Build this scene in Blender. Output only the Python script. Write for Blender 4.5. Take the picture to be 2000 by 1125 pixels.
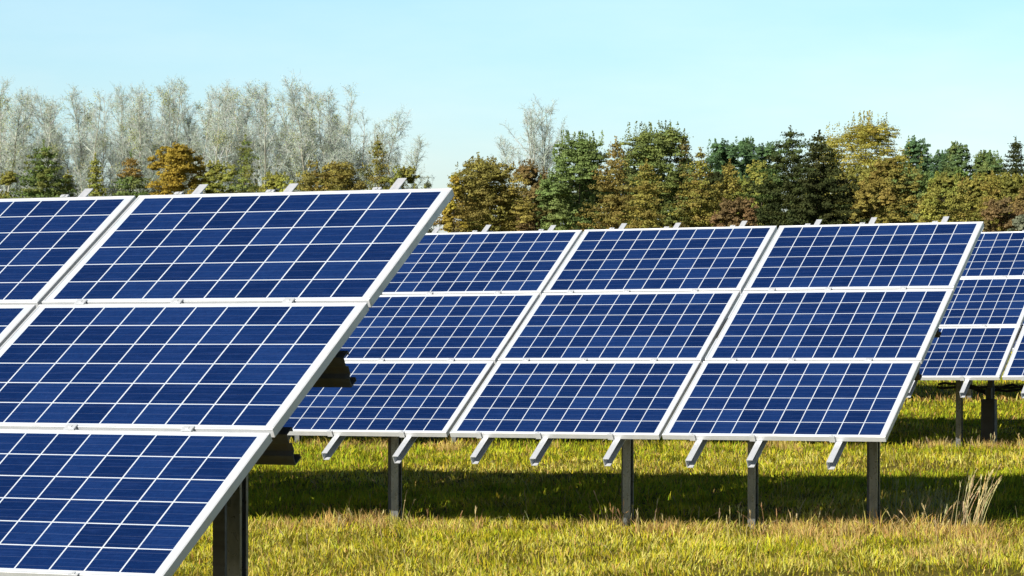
import bpy, math, random
import numpy as np
from mathutils import Vector, Matrix

for o in list(bpy.data.objects):
    bpy.data.objects.remove(o)
S = bpy.context.scene
C = S.collection
RAD = math.radians

# ------------------------------------------------------------------ camera
CAM_H = 1.9195
FPX = 5749.3                       # focal length in pixels of a 2000 px wide frame
PITCH = math.atan(45.0 / FPX)      # looking slightly down
cd = bpy.data.cameras.new('camera')
cd.sensor_width = 36.0
cd.lens = FPX / 2000.0 * 36.0
cd.clip_start = 0.1
cd.clip_end = 6000
cam = bpy.data.objects.new('camera', cd)
C.objects.link(cam)
cam.location = (0, 0, CAM_H)
cam.rotation_euler = (RAD(90) - PITCH, 0, 0)
S.camera = cam

# ------------------------------------------------------------------ sky, sun, exposure
SUN_EL, SUN_AZ = RAD(30), RAD(36)          # behind the camera, to its left
sdir = Vector((-math.sin(SUN_AZ) * math.cos(SUN_EL), -math.cos(SUN_AZ) * math.cos(SUN_EL), math.sin(SUN_EL)))
W = bpy.data.worlds.new('World')
S.world = W
W.use_nodes = True
nt = W.node_tree
bg = nt.nodes['Background']
sky = nt.nodes.new('ShaderNodeTexSky')
sky.sky_type = 'NISHITA'
sky.sun_disc = False
sky.sun_elevation = SUN_EL
sky.sun_rotation = math.atan2(sdir.x, sdir.y)
sky.altitude = 50
sky.air_density = 1.0
sky.dust_density = 0.6
sky.ozone_density = 1.5
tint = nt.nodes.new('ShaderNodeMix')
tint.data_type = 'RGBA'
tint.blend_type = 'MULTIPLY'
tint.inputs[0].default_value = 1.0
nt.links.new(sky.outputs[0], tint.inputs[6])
# thin bright haze low in the sky; above it sky is dimmed to darken shadows
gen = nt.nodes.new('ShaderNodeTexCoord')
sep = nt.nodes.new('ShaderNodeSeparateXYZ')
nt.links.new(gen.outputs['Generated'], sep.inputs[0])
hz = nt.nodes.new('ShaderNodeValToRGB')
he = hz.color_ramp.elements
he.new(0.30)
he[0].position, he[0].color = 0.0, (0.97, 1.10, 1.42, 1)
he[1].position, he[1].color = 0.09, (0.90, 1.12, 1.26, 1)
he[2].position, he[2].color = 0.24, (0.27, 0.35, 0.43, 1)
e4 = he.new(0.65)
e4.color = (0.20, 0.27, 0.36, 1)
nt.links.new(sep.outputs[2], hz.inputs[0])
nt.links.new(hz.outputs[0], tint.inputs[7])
# faint uneven wisps of high haze
wm = nt.nodes.new('ShaderNodeMapping')
wm.inputs['Scale'].default_value = (2.2, 2.2, 9.0)
nt.links.new(gen.outputs['Generated'], wm.inputs[0])
wn_ = nt.nodes.new('ShaderNodeTexNoise')
wn_.inputs['Scale'].default_value = 2.6
wn_.inputs['Detail'].default_value = 5
wn_.inputs['Roughness'].default_value = 0.6
nt.links.new(wm.outputs[0], wn_.inputs['Vector'])
wr = nt.nodes.new('ShaderNodeValToRGB')
wr.color_ramp.elements[0].position, wr.color_ramp.elements[0].color = 0.36, (0.95, 0.98, 0.99, 1)
wr.color_ramp.elements[1].position, wr.color_ramp.elements[1].color = 0.66, (1.10, 1.03, 1.01, 1)
nt.links.new(wn_.outputs['Fac'], wr.inputs[0])
wmix = nt.nodes.new('ShaderNodeMix')
wmix.data_type = 'RGBA'
wmix.blend_type = 'MULTIPLY'
wmix.inputs[0].default_value = 1.0
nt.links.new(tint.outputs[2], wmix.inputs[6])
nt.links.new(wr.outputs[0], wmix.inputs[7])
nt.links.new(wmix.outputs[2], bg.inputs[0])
bg.inputs[1].default_value = 0.091

sl = bpy.data.lights.new('sun', 'SUN')
sl.energy = 5.0
sl.angle = RAD(0.5)
sl.color = (1.0, 0.95, 0.86)
so = bpy.data.objects.new('sun', sl)
C.objects.link(so)
so.rotation_euler = sdir.to_track_quat('Z', 'Y').to_euler()
so.location = (-20, -30, 40)

S.view_settings.view_transform = 'Standard'
S.view_settings.look = 'None'
S.view_settings.gamma = 1.0
S.view_settings.exposure = 0.38
S.view_settings.use_curve_mapping = False
S.cycles.max_bounces = 6
S.cycles.diffuse_bounces = 2
S.cycles.transparent_max_bounces = 8

# ------------------------------------------------------------------ helpers
rng = np.random.default_rng(7)
random.seed(7)


def tag(o, label=None, cat=None, group=None, kind=None):
    if label: o['label'] = label
    if cat: o['category'] = cat
    if group: o['group'] = group
    if kind: o['kind'] = kind
    return o


def link(name, me, parent=None):
    o = bpy.data.objects.new(name, me)
    C.objects.link(o)
    if parent is not None:
        o.parent = parent
    return o


def empty(name, loc):
    o = bpy.data.objects.new(name, None)
    C.objects.link(o)
    o.location = loc
    o.empty_display_size = 0.3
    return o


def np_mesh(name, V, polys, mat, col=None):
    """V (n,3); polys: list of int arrays (m,k)"""
    me = bpy.data.meshes.new(name)
    V = np.asarray(V, np.float32)
    me.vertices.add(len(V))
    me.vertices.foreach_set('co', V.ravel())
    li = np.concatenate([p.ravel() for p in polys]).astype(np.int32)
    tot = np.concatenate([np.full(len(p), p.shape[1]) for p in polys]).astype(np.int32)
    st = np.concatenate([[0], np.cumsum(tot)[:-1]]).astype(np.int32)
    me.loops.add(len(li))
    me.loops.foreach_set('vertex_index', li)
    me.polygons.add(len(tot))
    me.polygons.foreach_set('loop_start', st)
    me.update(calc_edges=True)
    if col is not None:
        a = me.color_attributes.new('tone', 'FLOAT_COLOR', 'POINT')
        c4 = np.ones((len(V), 4), np.float32)
        c4[:, :3] = col
        a.data.foreach_set('color', c4.ravel())
    me.materials.append(mat)
    return me


class MB:
    def __init__(self):
        self.v, self.f = [], []

    def box(self, x0, x1, y0, y1, z0, z1):
        n = len(self.v)
        self.v += [(x0, y0, z0), (x1, y0, z0), (x1, y1, z0), (x0, y1, z0),
                   (x0, y0, z1), (x1, y0, z1), (x1, y1, z1), (x0, y1, z1)]
        self.f += [tuple(n + i for i in q) for q in
                   ((3, 2, 1, 0), (4, 5, 6, 7), (0, 1, 5, 4), (1, 2, 6, 5), (2, 3, 7, 6), (3, 0, 4, 7))]

    def prism(self, prof, axis, a, b):
        """closed 2-D profile swept along axis ('x','y','z') from a to b"""
        n = len(self.v)
        k = len(prof)
        for t in (a, b):
            for p, q in prof:
                self.v.append({'x': (t, p, q), 'y': (p, t, q), 'z': (p, q, t)}[axis])
        for i in range(k):
            j = (i + 1) % k
            self.f.append((n + i, n + j, n + k + j, n + k + i))
        self.f.append(tuple(n + i for i in range(k))[::-1])
        self.f.append(tuple(n + k + i for i in range(k)))

    def tube(self, pts, r, sides=6):
        n = len(self.v)
        pts = [Vector(p) for p in pts]
        for i, p in enumerate(pts):
            d = (pts[min(i + 1, len(pts) - 1)] - pts[max(i - 1, 0)]).normalized()
            a = d.cross(Vector((0.13, 0.2, 1))).normalized()
            b = d.cross(a)
            for s in range(sides):
                t = 2 * math.pi * s / sides
                self.v.append(tuple(p + (a * math.cos(t) + b * math.sin(t)) * r))
        for i in range(len(pts) - 1):
            for s in range(sides):
                q = (s + 1) % sides
                self.f.append((n + i * sides + s, n + i * sides + q, n + (i + 1) * sides + q, n + (i + 1) * sides + s))

    def mesh(self, name, mat, bevel=0.0):
        me = bpy.data.meshes.new(name)
        me.from_pydata(self.v, [], self.f)
        me.update()
        import bmesh
        bm = bmesh.new()
        bm.from_mesh(me)
        bmesh.ops.recalc_face_normals(bm, faces=bm.faces)
        if bevel:
            bmesh.ops.bevel(bm, geom=list(bm.edges), offset=bevel, segments=1, affect='EDGES')
        bm.to_mesh(me)
        bm.free()
        me.materials.append(mat)
        return me


# value noise on the plane, for patches of turf and bumps of the ground
class Noise:
    def __init__(self, seed, n=256):
        self.g = np.random.default_rng(seed).random((n, n))
        self.n = n

    def __call__(self, x, y, s):
        x = np.asarray(x, float) / s
        y = np.asarray(y, float) / s
        xi, yi = np.floor(x).astype(int), np.floor(y).astype(int)
        fx, fy = x - xi, y - yi
        fx, fy = fx * fx * (3 - 2 * fx), fy * fy * (3 - 2 * fy)
        n, g = self.n, self.g
        a, b = g[xi % n, yi % n], g[(xi + 1) % n, yi % n]
        c, d = g[xi % n, (yi + 1) % n], g[(xi + 1) % n, (yi + 1) % n]
        return (a * (1 - fx) + b * fx) * (1 - fy) + (c * (1 - fx) + d * fx) * fy


NZ = [Noise(i) for i in range(6)]


def gz(x, y):
    x = np.asarray(x, float)
    y = np.asarray(y, float)
    xe = 60 * np.tanh(x / 60)
    ye = 300 * np.tanh(y / 300)
    fade = np.exp(-np.maximum(y - 60, 0) / 60) * np.exp(-np.abs(x) / 80)
    return 0.02395 * xe - 0.00368 * ye + fade * (0.05 * (NZ[0](x, y, 1.3) - 0.5) + 0.025 * (NZ[1](x, y, 0.4) - 0.5))


def ray(px, py):
    a, b = (px - 1000) / FPX, -(py - 562.5) / FPX
    ct, st = math.cos(PITCH), math.sin(PITCH)
    return np.array([a, ct + b * st, -st + b * ct])


def at(px, py, d):
    r = ray(px, py)
    return np.array([0, 0, CAM_H]) + r * (d / r[1])


def on_ground(px, py):
    r = ray(px, py)
    s = CAM_H / (0.02395 * r[0] - 0.00368 * r[1] - r[2])
    p = np.array([0, 0, CAM_H]) + r * s
    p[2] = float(gz(p[0], p[1]))
    return p


# ------------------------------------------------------------------ materials
def mat(name, rough=0.6, metal=0.0, spec=0.5):
    m = bpy.data.materials.new(name)
    m.use_nodes = True
    n = m.node_tree
    b = n.nodes['Principled BSDF']
    b.inputs['Roughness'].default_value = rough
    b.inputs['Metallic'].default_value = metal
    b.inputs['Specular IOR Level'].default_value = spec
    return m, n, b


def mix(n, fac, a, b, blend='MIX'):
    k = n.nodes.new('ShaderNodeMix')
    k.data_type = 'RGBA'
    k.blend_type = blend
    for s, v in ((0, fac), (6, a), (7, b)):
        if isinstance(v, (int, float)):
            k.inputs[s].default_value = v
        elif isinstance(v, tuple):
            k.inputs[s].default_value = v if len(v) == 4 else (*v, 1)
        else:
            n.links.new(v, k.inputs[s])
    return k.outputs[2]


def mth(n, op, a, b=None, c=None):
    k = n.nodes.new('ShaderNodeMath')
    k.operation = op
    for i, v in enumerate((a, b, c)):
        if v is None: continue
        if isinstance(v, (int, float)):
            k.inputs[i].default_value = v
        else:
            n.links.new(v, k.inputs[i])
    return k.outputs[0]


def noise_tex(n, vec, scale, detail=3, rough=0.5, stretch=None):
    if stretch is not None:
        mp = n.nodes.new('ShaderNodeMapping')
        mp.inputs['Scale'].default_value = stretch
        n.links.new(vec, mp.inputs[0])
        vec = mp.outputs[0]
    t = n.nodes.new('ShaderNodeTexNoise')
    t.inputs['Scale'].default_value = scale
    t.inputs['Detail'].default_value = detail
    t.inputs['Roughness'].default_value = rough
    n.links.new(vec, t.inputs['Vector'])
    return t.outputs['Fac']


def ramp(n, fac, *stops):
    r = n.nodes.new('ShaderNodeValToRGB')
    e = r.color_ramp.elements
    while len(e) < len(stops): e.new(0.5)
    for i, (p, c) in enumerate(stops):
        e[i].position = p
        e[i].color = (*c, 1) if len(c) == 3 else c
    n.links.new(fac, r.inputs[0])
    return r.outputs[0]


def coord(n, kind='Object'):
    t = n.nodes.new('ShaderNodeTexCoord')
    return t.outputs[kind]


PW, PH, GV = 1.65, 0.99, 0.02         # module width, height, gap between tiers
CP, MX, MY = 0.1565, 0.0425, 0.0255   # cell pitch, side and top margins


def panel_material():
    m, n, b = mat('solar cells under glass', 0.12, 0, 0.5)
    co = coord(n)
    sp = n.nodes.new('ShaderNodeSeparateXYZ')
    n.links.new(co, sp.inputs[0])
    ux = mth(n, 'DIVIDE', mth(n, 'SUBTRACT', mth(n, 'MULTIPLY', sp.outputs[0], -1.0), MX), CP)
    vy = mth(n, 'DIVIDE', mth(n, 'SUBTRACT', sp.outputs[1], MY), CP)
    fx, fy = mth(n, 'FRACT', ux), mth(n, 'FRACT', vy)
    cx, cy = mth(n, 'FLOOR', ux), mth(n, 'FLOOR', vy)
    # cell mask: inside the cell square and inside the 10 x 6 field
    g = 0.021
    inx = mth(n, 'LESS_THAN', mth(n, 'ABSOLUTE', mth(n, 'SUBTRACT', fx, 0.5)), 0.5 - g)
    iny = mth(n, 'LESS_THAN', mth(n, 'ABSOLUTE', mth(n, 'SUBTRACT', fy, 0.5)), 0.5 - g)
    ax = mth(n, 'LESS_THAN', mth(n, 'ABSOLUTE', mth(n, 'SUBTRACT', ux, 5.0)), 5.0)
    ay = mth(n, 'LESS_THAN', mth(n, 'ABSOLUTE', mth(n, 'SUBTRACT', vy, 3.0)), 3.0)
    cell = mth(n, 'MULTIPLY', mth(n, 'MULTIPLY', inx, iny), mth(n, 'MULTIPLY', ax, ay))
    # one random tone per cell
    oi = n.nodes.new('ShaderNodeObjectInfo')
    cb = n.nodes.new('ShaderNodeCombineXYZ')
    n.links.new(cx, cb.inputs[0]); n.links.new(cy, cb.inputs[1])
    n.links.new(mth(n, 'MULTIPLY', oi.outputs['Random'], 91.0), cb.inputs[2])
    wn = n.nodes.new('ShaderNodeTexWhiteNoise')
    wn.noise_dimensions = '3D'
    n.links.new(cb.outputs[0], wn.inputs[0])
    base = ramp(n, wn.outputs[0], (0.0, (0.0034, 0.0160, 0.076)), (0.5, (0.0048, 0.0210, 0.096)), (1.0, (0.008, 0.030, 0.124)))
    # grain of the polycrystalline silicon
    off = n.nodes.new('ShaderNodeVectorMath')
    off.operation = 'ADD'
    n.links.new(co, off.inputs[0]); n.links.new(cb.outputs[0], off.inputs[1])
    vo = n.nodes.new('ShaderNodeTexVoronoi')
    vo.inputs['Scale'].default_value = 90
    n.links.new(off.outputs[0], vo.inputs['Vector'])
    grain = ramp(n, vo.outputs['Color'], (0.0, (0.86, 0.86, 0.9)), (1.0, (1.14, 1.14, 1.1)))
    base = mix(n, 1.0, base, grain, 'MULTIPLY')
    st = noise_tex(n, off.outputs[0], 1.0, 3, 0.6, (7, 120, 1))
    stf = ramp(n, st, (0.50, (0, 0, 0)), (0.74, (1, 1, 1)))
    base = mix(n, mth(n, 'MULTIPLY', stf, 0.16), base, (0.055, 0.10, 0.30))
    # busbars, three per cell
    fb = mth(n, 'FRACT', mth(n, 'MULTIPLY', fy, 3.0))
    bus = mth(n, 'LESS_THAN', mth(n, 'ABSOLUTE', mth(n, 'SUBTRACT', fb, 0.5)), 0.014)
    base = mix(n, mth(n, 'MULTIPLY', bus, 0.16), base, (0.30, 0.36, 0.50))
    # dust on the white backsheet seen between the cells
    dn = noise_tex(n, co, 6, 4)
    white = ramp(n, dn, (0.3, (0.55, 0.61, 0.69)), (0.7, (0.68, 0.73, 0.79)))
    colr = mix(n, cell, white, base)
    film = noise_tex(n, off.outputs[0], 1.6, 4)
    n.links.new(colr, b.inputs['Base Color'])
    n.links.new(ramp(n, film, (0.3, (0.08,) * 3), (0.8, (0.2,) * 3)), b.inputs['Roughness'])
    return m


def metal_material(name, c0, c1, rough, metal, scale=9, stretch=(1, 1, 1), stain=None):
    m, n, b = mat(name, rough, metal)
    co = coord(n)
    f = noise_tex(n, co, scale, 5, 0.6, stretch)
    c = ramp(n, f, (0.3, c0), (0.7, c1))
    if stain:
        f2 = noise_tex(n, co, scale * 0.6, 6, 0.7)
        c = mix(n, ramp(n, f2, (0.58, (0, 0, 0)), (0.72, (0.6,) * 3)), c, stain)
    n.links.new(c, b.inputs['Base Color'])
    r = noise_tex(n, co, scale * 2, 4)
    n.links.new(ramp(n, r, (0.3, (rough - 0.1,) * 3), (0.7, (rough + 0.12,) * 3)), b.inputs['Roughness'])
    return m


M = {}
M['panel'] = panel_material()
M['frame'] = metal_material('clear anodised aluminium', (0.60, 0.62, 0.64), (0.70, 0.71, 0.72), 0.4, 0.25, 7, (1, 1, 1), (0.44, 0.44, 0.43))
M['rail'] = metal_material('mill aluminium rail', (0.56, 0.58, 0.61), (0.70, 0.71, 0.73), 0.4, 0.3, 14, (3, 0.5, 3))
M['galv'] = metal_material('galvanised steel', (0.12, 0.127, 0.127), (0.25, 0.258, 0.255), 0.32, 0.55, 16, (1, 1, 0.4), (0.14, 0.135, 0.12))
M['dull'] = metal_material('weathered beam and shade-dark post steel', (0.075, 0.076, 0.077), (0.145, 0.146, 0.146), 0.6, 0.3, 9, (0.3, 2, 2), (0.12, 0.09, 0.06))
M['cable'] = metal_material('black cable sheath', (0.012, 0.012, 0.013), (0.03, 0.03, 0.03), 0.5, 0.0, 20)
M['box'] = metal_material('dark plastic housing', (0.02, 0.02, 0.022), (0.05, 0.05, 0.05), 0.5, 0.0, 10)


def tone_material(name, rough=0.7, transl=0.25, spec=0.25):
    m, n, b = mat(name, rough, 0, spec)
    a = n.nodes.new('ShaderNodeAttribute')
    a.attribute_name = 'tone'
    n.links.new(a.outputs['Color'], b.inputs['Base Color'])
    if transl:
        tr = n.nodes.new('ShaderNodeBsdfTranslucent')
        n.links.new(a.outputs['Color'], tr.inputs[0])
        ms = n.nodes.new('ShaderNodeMixShader')
        ms.inputs[0].default_value = transl
        n.links.new(b.outputs[0], ms.inputs[1]); n.links.new(tr.outputs[0], ms.inputs[2])
        n.links.new(ms.outputs[0], n.nodes['Material Output'].inputs[0])
    return m


M['leaf'] = tone_material('tree foliage', 0.7, 0.32, 0.12)
M['blade'] = tone_material('meadow grass', 0.7, 0.3, 0.08)
M['twig'] = tone_material('pale bark and twigs', 0.75, 0.0)


def bark_material():
    m, n, b = mat('bark', 0.85, 0, 0.2)
    co = coord(n)
    f = noise_tex(n, co, 5, 6, 0.65, (4, 4, 0.8))
    n.links.new(ramp(n, f, (0.3, (0.05, 0.038, 0.026)), (0.7, (0.17, 0.14, 0.10))), b.inputs['Base Color'])
    return m


M['bark'] = bark_material()


def ground_material():
    m, n, b = mat('turf and thatch', 0.95, 0, 0.1)
    co = coord(n)
    f1 = noise_tex(n, co, 0.9, 6, 0.65)
    f2 = noise_tex(n, co, 14, 6, 0.7)
    c = ramp(n, f1, (0.3, (0.11, 0.11, 0.012)), (0.5, (0.20, 0.165, 0.02)), (0.72, (0.27, 0.21, 0.045)))
    c = mix(n, ramp(n, f2, (0.35, (0.75,) * 3), (0.65, (0.0,) * 3)), c, (0.07, 0.06, 0.010))
    n.links.new(c, b.inputs['Base Color'])
    bp = n.nodes.new('ShaderNodeBump')
    bp.inputs['Strength'].default_value = 0.9
    bp.inputs['Distance'].default_value = 0.05
    n.links.new(f2, bp.inputs['Height'])
    n.links.new(bp.outputs[0], b.inputs['Normal'])
    return m


M['ground'] = ground_material()

# ------------------------------------------------------------------ ground
def make_ground():
    xs = np.unique(np.concatenate([np.linspace(-14, 14, 141), np.sinh(np.linspace(-5.2, 5.2, 61)) * 30]))
    ys = np.unique(np.concatenate([np.linspace(8, 48, 201), 48 + np.sinh(np.linspace(0, 5, 50)) * 35, -np.sinh(np.linspace(0, 4, 14)) * 20 + 7]))
    X, Y = np.meshgrid(xs, ys)
    V = np.c_[X.ravel(), Y.ravel(), gz(X, Y).ravel()]
    nx, ny = len(xs), len(ys)
    i = (np.arange(ny - 1)[:, None] * nx + np.arange(nx - 1)[None]).ravel()
    F = np.c_[i, i + 1, i + 1 + nx, i + nx]
    me = np_mesh('ground', V, [F], M['ground'])
    me.shade_smooth()
    tag(link('ground', me), 'flat grassy field under the solar arrays', 'ground', kind='structure')


make_ground()

# ------------------------------------------------------------------ solar arrays
ROWS = {  # lower right corner of the lowest panel (camera height subtracted), yaw, sideways fall
    1: ((-1.3085, 10.9942, -1.1687), -0.4170, -0.01067, 0.0195),
    2: ((2.5698, 20.2408, -1.1850), -0.4254, -0.01392, 0.0262),
    3: ((4.9609, 29.9754, -1.1392), -0.4253, -0.01722, 0.0326),
    4: ((7.15, 39.65, -1.13), -0.4253, -0.01722, 0.0300),
}
TILT = 0.52895


class Row:
    def __init__(self, k):
        p, yaw, roll, self.gap = ROWS[k]
        self.p = Vector(p) + Vector((0, 0, CAM_H))
        cy, sy = math.cos(yaw), math.sin(yaw)
        L = Vector((-cy, -sy, roll)).normalized()
        U = Vector((-sy * math.cos(TILT), cy * math.cos(TILT), math.sin(TILT)))
        U = (U - L * U.dot(L)).normalized()
        self.L, self.U = L, U
        self.N = (-L).cross(U).normalized()
        self.R = Matrix((-L, U, self.N)).transposed()
        self.yaw = yaw

    def P(self, u, v, n):
        return self.p + self.L * u + self.U * v + self.N * n


def panel_meshes():
    fr = MB()
    d, w, lip = 0.040, 0.011, 0.011
    top, bot = 0.0, -d
    fr.box(-PW, 0, 0, w, bot, top)
    fr.box(-PW, 0, PH - w, PH, bot, top)
    fr.box(-PW, -PW + w, w, PH - w, bot, top - 0.0004)
    fr.box(-w, 0, w, PH - w, bot, top - 0.0004)
    fr.box(-PW + 0.002, -0.002, w, w + 0.02, bot + 0.0005, bot + 0.003)
    fr.box(-PW + 0.002, -0.002, PH - w - 0.02, PH - w, bot + 0.0005, bot + 0.003)
    la = MB()
    e = w - 0.003
    la.box(-PW + e, -e, e, PH - e, -0.0085, -0.0025)
    return la.mesh('solar_panel', M['panel']), fr.mesh('frame', M['frame'], 0.0012)


LAM, FRM = panel_meshes()
RAIL_U = [0.33, 0.92, 1.37]          # rails under each column of panels


def rail_mesh():
    w, h, t = 0.046, 0.062, 0.004
    prof = [(-w, 0), (0, 0), (0, -t), (-w + t, -t), (-w + t, -h + t), (0, -h + t), (0, -h), (-w, -h)]
    # profile lies in x,z; swept along y (up the slope)
    m = MB()
    m.prism(prof, 'y', -0.245, 3 * PH + 2 * GV + 0.175)
    return m.mesh('rail', M['rail'])


RAILM = rail_mesh()


def clamp_mesh(end):
    m = MB()
    if end:
        m.box(-0.021, 0.021, -0.004, 0.010, 0.0006, 0.004)
        m.box(-0.021, 0.021, 0.0105, 0.014, -0.040, 0.004)
    else:
        m.box(-0.025, 0.025, -0.018, 0.018, 0.0006, 0.006)
        m.box(-0.022, 0.022, -0.006, 0.006, -0.035, 0.0005)
    m.box(-0.007, 0.007, -0.006, 0.006, 0.0062, 0.009)
    return m.mesh('clamp', M['frame'])


CLM, CLE = clamp_mesh(False), clamp_mesh(True)


def post_mesh(h, w=0.060, d=0.072, t=0.005):
    m = MB()
    l = 0.016
    # C profile opening to the right: web on the left-front corner, lips at the ends
    prof = [(0, 0), (w, 0), (w, d * 0.25), (w - t, d * 0.25), (w - t, t), (t, t), (t, d - t), (w - t, d - t),
            (w - t, d - d * 0.25), (w, d - d * 0.25), (w, d), (0, d)]
    prof = [(x - w / 2, y) for x, y in prof]
    m.prism(prof, 'z', -0.35, h)
    return m.mesh('post', M['galv'])


def beam_mesh(length):
    m = MB()
    # sigma section seen from the front: lips, two flats and a recessed web
    h, d, t = 0.150, 0.055, 0.004
    pr = [(0, 0), (0, -0.045), (0.018, -0.058), (0.018, -0.092), (0, -0.105), (0, -h), (d, -h), (d, -h + 0.018),
          (d - t, -h + 0.018), (d - t, -h + t), (t, -h + t), (t, -0.107), (0.022, -0.094), (0.022, -0.056), (t, -0.043),
          (t, -t), (d - t, -t), (d - t, -0.018), (d, -0.018), (d, 0)]
    m.prism(pr, 'x', -length, 0)
    return m.mesh('beam', M['dull'])


def build_array(k, cols, front, rear, label, group, k0=0):
    r = Row(k)
    g0 = r.P(0, 1.2, 0)
    base = Vector((g0.x, g0.y, float(gz(g0.x, g0.y))))
    root = empty('solar_array', base)
    tag(root, label, 'solar array', group)

    def put(name, me, w, rot, parent=root):
        o = link(name, me, parent)
        o.matrix_local = Matrix.Translation(w - base) @ rot.to_4x4()
        return o
    first = None
    rr = random.Random(k)
    for c in range(k0, cols):
        for t in range(3):
            u, v = c * (PW + r.gap), t * (PH + GV)
            lift = rr.uniform(-0.0015, 0.0015)
            w = r.P(u, v, lift) + r.L * rr.uniform(-0.002, 0.002)
            if first is None:
                o = put('solar_panel', LAM, w, r.R)
                f = link('frame', FRM, o)
                first = (o, f)
            else:
                o = first[0].copy(); C.objects.link(o)
                o.parent = root
                o.matrix_local = Matrix.Translation(w - base) @ r.R.to_4x4()
                f = first[1].copy(); C.objects.link(f)
                f.parent = o
        for ru in RAIL_U:
            uu = c * (PW + r.gap) + ru + rr.uniform(-0.03, 0.03)
            put('rail', RAILM, r.P(uu - 0.023, rr.uniform(-0.02, 0.015), -0.0405), r.R)
            for t in range(4):
                vv = (0, PH + GV / 2, 2 * PH + 1.5 * GV, 3 * PH + 2 * GV)[t]
                rot = r.R
                if t == 0: rot = r.R @ Matrix.Rotation(math.pi, 3, 'Z')
                put('clamp', CLE if t in (0, 3) else CLM, r.P(uu + 0.045, vv, 0.002), rot)
    Lw = (cols - k0) * (PW + r.gap) - r.gap
    u0 = k0 * (PW + r.gap)
    bm = beam_mesh(Lw - 0.11)
    for v in (1.13, 1.72):
        put('beam', bm, r.P(u0 + (0.02 if k == 1 else 0.075), v, -0.1035), r.R)
    Rz = Matrix.Rotation(r.yaw, 3, 'Z')
    for lst, v in ((front, 1.19), (rear, 1.78)):
        for u in lst:
            tp = r.P(u, v, -0.17)
            z = float(gz(tp.x, tp.y))
            pm = post_mesh(tp.z - z)
            if lst is rear:
                pm.materials[0] = M['dull']  # deep shade under the panels put into the rear posts' colour
            put('post', pm, Vector((tp.x, tp.y, z)), Rz)
    return root, r, base, put


A1 = build_array(1, 3, [0.315, 2.30, 4.30], [0.67, 2.53, 4.53],
                 'nearest blue solar array with two panel columns in view at the left', 'rows of solar arrays in the field')
A2 = build_array(2, 7, [0.43, 1.37, 2.37, 4.33, 6.3, 8.3, 10.3], [0.605, 2.585, 4.61, 6.6, 8.7],
                 'second solar array, whole right end in view, dry tufts along its posts', 'rows of solar arrays in the field')
A3 = build_array(3, 8, [-2.3, -0.9, 0.73, 2.68, 4.70, 6.68, 8.72, 10.7], [-0.75, 0.52, 2.9, 4.9, 6.9],
                 'third solar array showing at the right edge with loose cables under it', 'rows of solar arrays in the field', -2)
A4 = build_array(4, 7, [-0.9, 0.35, 1.32, 3.3, 5.3, 7.3], [-0.7, 1.5, 3.5],
                 'farthest solar array, only its posts seen under the third array', 'rows of solar arrays in the field', -2)

# cables and inverter box under the third array
root, r, base, put = A3
cb = MB()
CAB = (((1832, 751), (1845, 748), (1858, 750), (1872, 749), (1890, 751), (1905, 756), (1918, 757), (1934, 755), (1955, 757), (1975, 758), (1992, 755), (2015, 752), (2040, 756)),
       ((1830, 756), (1842, 758), (1860, 757), (1878, 754), (1892, 757), (1908, 761), (1926, 763), (1948, 762), (1968, 764), (1985, 762), (2010, 760), (2040, 762)),
       ((1885, 746), (1896, 755), (1910, 764), (1924, 768), (1940, 764), (1960, 755), (1978, 751), (1996, 758), (2018, 766), (2040, 758)))
for j, line in enumerate(CAB):
    cb.tube([Vector(at(x, y, 32.1 + 0.12 * j - (x - 1930) * 0.0022)) - base for x, y in line], 0.014)
link('cable', cb.mesh('cable', M['cable']), root)
bx = MB()
bx.box(-0.075, 0.075, -0.055, 0.055, -0.02, 0.50)
bx.box(-0.066, 0.066, -0.068, -0.0555, 0.03, 0.47)
bx.box(-0.03, 0.03, -0.03, 0.03, 0.5005, 0.62)
q = r.P(0.52, 1.68, -0.17)
put('junction_box', bx.mesh('junction_box', M['box'], 0.005), Vector((q.x, q.y - 0.07, float(gz(q.x, q.y)))), Matrix.Rotation(r.yaw, 3, 'Z'))

# ------------------------------------------------------------------ grass
def blades(P, ln, wd, lean, az, col, bend=None):
    n = len(P)
    d = np.c_[np.cos(az), np.sin(az), np.zeros(n)]
    fa = az + rng.uniform(-1.2, 1.2, n) + np.pi / 2
    s = np.c_[np.cos(fa), np.sin(fa), np.zeros(n)]
    up = np.array([0, 0, 1.0])
    out = np.zeros((n, 5, 3))
    l1, l2 = lean * 0.45, lean * 1.35
    m = P + up * (ln * 0.55 * np.cos(l1))[:, None] + d * (ln * 0.55 * np.sin(l1))[:, None]
    t = m + up * (ln * 0.5 * np.cos(l2))[:, None] + d * (ln * 0.5 * np.sin(l2))[:, None]
    w = wd[:, None] * 0.5
    out[:, 0] = P - s * w; out[:, 1] = P + s * w
    out[:, 2] = m - s * w * 0.8; out[:, 3] = m + s * w * 0.8
    out[:, 4] = t
    i = np.arange(n)[:, None] * 5
    Q = i + np.array([[0, 1, 3, 2]])
    T = i + np.array([[2, 3, 4]])
    tone = np.repeat(col[:, None, :], 5, 1)
    return out.reshape(-1, 3), Q, T, tone.reshape(-1, 3)


PAL = np.array([[0.52, 0.475, 0.030], [0.34, 0.40, 0.022], [0.68, 0.58, 0.14], [0.60, 0.38, 0.12], [0.17, 0.19, 0.015]])
# lines of posts, where the mower does not reach
STRIPS = []
for k, umax in ((2, 12), (3, 14), (4, 12)):
    rw = Row(k)
    STRIPS.append((rw.P(0.3, 1.12, 0), rw.L, umax, k))


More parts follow.
